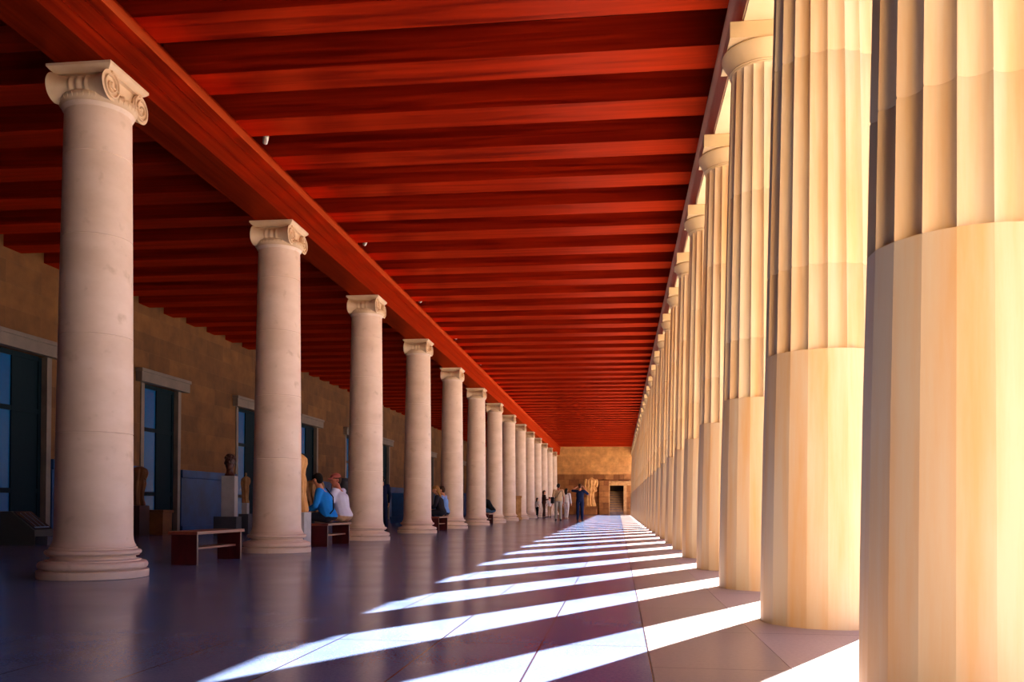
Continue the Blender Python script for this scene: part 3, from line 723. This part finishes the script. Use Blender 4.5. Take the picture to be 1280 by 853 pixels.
    if top:
        limb(shirt, [(*(pel+up*.02*k), .175*w, .135*w, .09*k), (*wst, .155*w, .122*w, .09*k), (*chs, .178*w, .130*w, .11*k), (*(nck - up*.065*k), .135*w, .085*k, .035*k)])
        fuse('shirt', shirt, top, r, .014, 5)
    if bottoms:
        limb(trs, [(*pel, .170*w, .125*w, .09*k), (*(pel+up*.07*k), .160*w, .12*w, .04*k)])
        if skirt:
            limb(trs, [(*pel, .17*w, .14*w, .08*k), (*((G['kneL']+G['kneR'])/2 + V(0, 0, -.15*k)), .23*w, .20*w, .06*k)])
        fuse('skirt' if skirt else 'trousers', trs, bottoms, r, .014, 5)
    hb = bmesh.new()
    limb(hb, [(*P(0, -.032, .050), .085*k), (*P(0, .012, .062), .076*k)]); limb(hb, [(*P(0, -.045, .03), .075*k), (*P(0, -.045, -.02), .060*k)])
    if hair_style == 'long':
        limb(hb, [(*P(0, -.05, .03), .082*k), (*P(0, -.075, -.10), .075*k, .045*k, .05*k), (*P(0, -.085, -.20), .060*k, .035*k, .04*k)])
    if hair_style == 'bun': ell(hb, P(0, -.125, .05), (.045*k,)*3)
    fuse('hair', hb, hair, r, .011, 3)
    if cap:
        cb = bmesh.new(); limb(cb, [(*P(0, -.025, .075), .086*k, .09*k, .07*k), (*P(0, .01, .078), .080*k, .08*k, .062*k)]); limb(cb, [(*P(0, .05, .06), .07*k, .03*k, .014*k), (*P(0, .13, .05), .055*k, .03*k, .010*k)])
        fuse('cap', cb, cap, r, .011, 2)
    return r, G, k
def strap(parent, pts, rad, mat, name='strap'):
    bm = bmesh.new(); limb(bm, [(*p, rad) for p in pts], 8); return obj(name, bm, mat, parent, smooth=60)
for n, c in dict(hair_black=(.012, .009, .008), hair_brown=(.05, .02, .01), hair_fair=(.30, .15, .05), hair_red=(.20, .03, .015), shoe_dark=(.02, .02, .025), shoe_light=(.45, .25, .18), blue_shirt=(.012, .22, .72),
                 white_shirt=(.62, .62, .78), dark_cloth=(.015, .015, .025), navy=(.004, .010, .045), brown_cloth=(.055, .018, .012), beige_shirt=(.52, .36, .22), grey_trousers=(.36, .32, .30),
                 white_cloth=(.66, .60, .62), black_cloth=(.006, .006, .008), light_blue=(.18, .34, .72), jeans=(.05, .10, .20), red_cap=(.40, .10, .08), bag_black=(.01, .008, .01), red_cloth=(.28, .04, .04), tan_cloth=(.50, .30, .18)).items():
    M[n] = cloth(n, c)

def stand(lean=0, stride=0.0, arms='down'):
    J = dict(pelvis=(0, 0, .93), waist=(0, .0, 1.08), chest=(0, .01, 1.27), neck=(0, .0, 1.45), head=(0, .02, 1.60),
             shoL=(-.19, 0, 1.40), shoR=(.19, 0, 1.40), hipL=(-.09, 0, .90), hipR=(.09, 0, .90),
             kneL=(-.10, .02+stride*.5, .50), kneR=(.10, .02-stride*.4, .50), ankL=(-.11, stride, .09), ankR=(.11, -stride, .09), toeL=(-.125, stride+.14, .03), toeR=(.125, -stride+.14, .03))
    if arms == 'down': J.update(elbL=(-.25, -.02, 1.12), elbR=(.25, -.02, 1.12), wriL=(-.26, .08, .88), wriR=(.26, .08, .88))
    if arms == 'camera': J.update(elbL=(-.42, .12, 1.42), elbR=(.36, .20, 1.24), wriL=(-.17, .20, 1.60), wriR=(.13, .24, 1.55), handL=(.8, .3, .1), handR=(-.6, .3, .5), palmL=(0, 1, 0), palmR=(0, 1, 0))
    if arms == 'front': J.update(elbL=(-.24, .02, 1.13), elbR=(.24, .02, 1.13), wriL=(-.14, .24, 1.16), wriR=(.14, .24, 1.16))
    return J
def sit(lean=.18, arms='lap', seat=.415):
    z = seat + .115
    J = dict(pelvis=(0, 0, z), waist=(0, .02+lean*.35, z+.15), chest=(0, lean*.9, z+.34), neck=(0, lean*1.35, z+.51), head=(0, lean*1.35+.05, z+.655),
             shoL=(-.19, lean*1.25, z+.46), shoR=(.19, lean*1.25, z+.46), hipL=(-.10, .02, z-.01), hipR=(.10, .02, z-.01),
             kneL=(-.12, .46, z+.01), kneR=(.12, .46, z+.01), ankL=(-.12, .50, .09), ankR=(.12, .50, .09), toeL=(-.13, .64, .03), toeR=(.13, .64, .03))
    if arms == 'lap': J.update(elbL=(-.25, lean*.8+.10, z+.20), elbR=(.25, lean*.8+.10, z+.20), wriL=(-.14, .36, z+.12), wriR=(.14, .36, z+.12))
    if arms == 'chin': J.update(elbL=(-.25, lean*.8+.10, z+.20), wriL=(-.14, .36, z+.12), elbR=(.22, lean+.20, z+.22), wriR=(.10, lean*1.35+.15, z+.47), handR=(-.2, .0, 1), palmR=(0, -1, 0))
    J['look'] = (0, 1, -.25)
    return J

# the couple on the second bench, backs to the aisle (facing -X)
by = BY[1]
J = sit(.12); J['look'] = (.5, .8, -.45)
o, G, k = person('person', 'seated person in a bright blue shirt, dark hair, dark strap across the back', J, 1.72, (-5.20, by-0.30, 0), PI/2+.12, top='blue_shirt', sleeves=1, bottoms='dark_cloth', hair='hair_black', hair_style='short', wide=1.22)
strap(o, [G['shoR']+V(-.03, -.06, .055), G['chest']+V(.05, -.165, .02), G['waist']+V(-.08, -.155, -.02), G['pelvis']+V(-.20, -.06, .06)], .010, 'bag_black')
J = sit(.10, 'chin'); J['look'] = (-.75, .6, -.15)
person('person', 'seated person in a white shirt and reddish cap, hand at the chin', J, 1.74, (-5.13, by+0.38, 0), PI/2-.1, top='white_shirt', sleeves=0, bottoms='tan_cloth', hair='hair_brown', cap='red_cap', skin='skin_dark', wide=1.15)
by = BY[2]
person('person', 'fair-haired person in dark clothes sitting on the third bench', sit(.10), 1.72, (-5.13, by-0.12, 0), PI/2+.1, top='dark_cloth', bottoms='dark_cloth', hair='hair_fair', hair_style='long', wide=1.1)
person('person', 'person in a light blue shirt sitting on the third bench beside the inner column', sit(.06), 1.72, (-5.14, by+0.48, 0), PI/2-.1, top='light_blue', bottoms='navy', hair='hair_brown')
by = BY[3]
J = sit(.25); J['look'] = (0, .8, -.6)
person('person', 'person in black hunched forward on the farthest bench, jeans below', J, 1.76, (-5.08, by+0.06, 0), PI/2+.22, top='black_cloth', bottoms='jeans', hair='hair_black', wide=1.25)
# standing figures
def gp(x, yy, Z=None):
    Z = Z or 831/(yy-632); return at(x, Z)
x, y = at(477.5, 25.6)
person('person', 'person in dark navy clothes walking in the rear aisle behind the third inner column', stand(stride=.12), 1.60, (x, y, 0), 0.6, top='navy', bottoms='navy', hair='hair_black')
x, y = at(725, 41.5)
J = stand(arms='camera')
o, G, k = person('person', 'person in navy top and trousers with raised elbows, taking a photograph', J, 1.78, (x, y, 0), -.15, top='navy', sleeves=0, bottoms='navy', hair='hair_brown', skin='skin', wide=1.08)
cbm = boxes((-.07, .07, .27, .31, 1.57, 1.66), bev=.008); lathe([(.03, 0), (.03, .03)], 16, bm=cbm)
for v in cbm.verts:
    if abs(v.co.z) < .04 and v.co.length < .06: v.co = V(v.co.x, .31+v.co.z, 1.615+v.co.y)
c_ = obj('camera_body', cbm, 'black_cloth'); c_.name = 'handheld_camera'; c_.location = (x, y+.10, .03); c_.rotation_euler = (0, 0, -.15); tag(c_, 'small black camera held up to the face by the person in navy', 'camera')
x, y = at(698, 43.7)
o, G, k = person('person', 'person in a beige shirt and grey trousers with a black shoulder bag, seen from behind', stand(stride=.06), 1.84, (x, y, 0), .1, top='beige_shirt', sleeves=0, bottoms='grey_trousers', hair='hair_black', skin='skin_dark', wide=1.12)
strap(o, [G['shoR']+V(-.04, .02, .07), G['chest']+V(.04, -.16, .03), G['waist']+V(-.08, -.15, .02), V(-.24, -.10, 1.02)*k], .012, 'bag_black')
bm = boxes((-.36*k, -.20*k, -.22*k, .06*k, .80*k, 1.10*k), bev=.03); obj('shoulder_bag', bm, 'bag_black', o, smooth=40)
x, y = at(708, 49.5)
person('person', 'person in loose white clothes with dark hair walking beside the one in beige', stand(stride=.16), 1.72, (x, y, 0), -.3, top='white_cloth', bottoms='white_cloth', hair='hair_black', hair_style='long', shoes='shoe_light')
x, y = at(680, 54.2)
person('person', 'person in dark brown clothes with long hair near the far inner columns', stand(stride=.08, arms='front'), 1.68, (x, y, 0), -1.2, top='brown_cloth', bottoms='brown_cloth', hair='hair_brown', hair_style='long', wide=1.1)
x, y = at(687, 56.5)
person('person', 'small red-haired child in a white top and tan trousers', stand(), 1.30, (x, y, 0), .6, top='white_cloth', sleeves=0, bottoms='tan_cloth', hair='hair_red', skin='skin')
x, y = at(671.5, 53.6)
person('person', 'small child in dark clothes by the far inner column', stand(stride=.06), 1.22, (x, y, 0), -.8, top='white_cloth', sleeves=0, bottoms='black_cloth', hair='hair_black', hair_style='long')
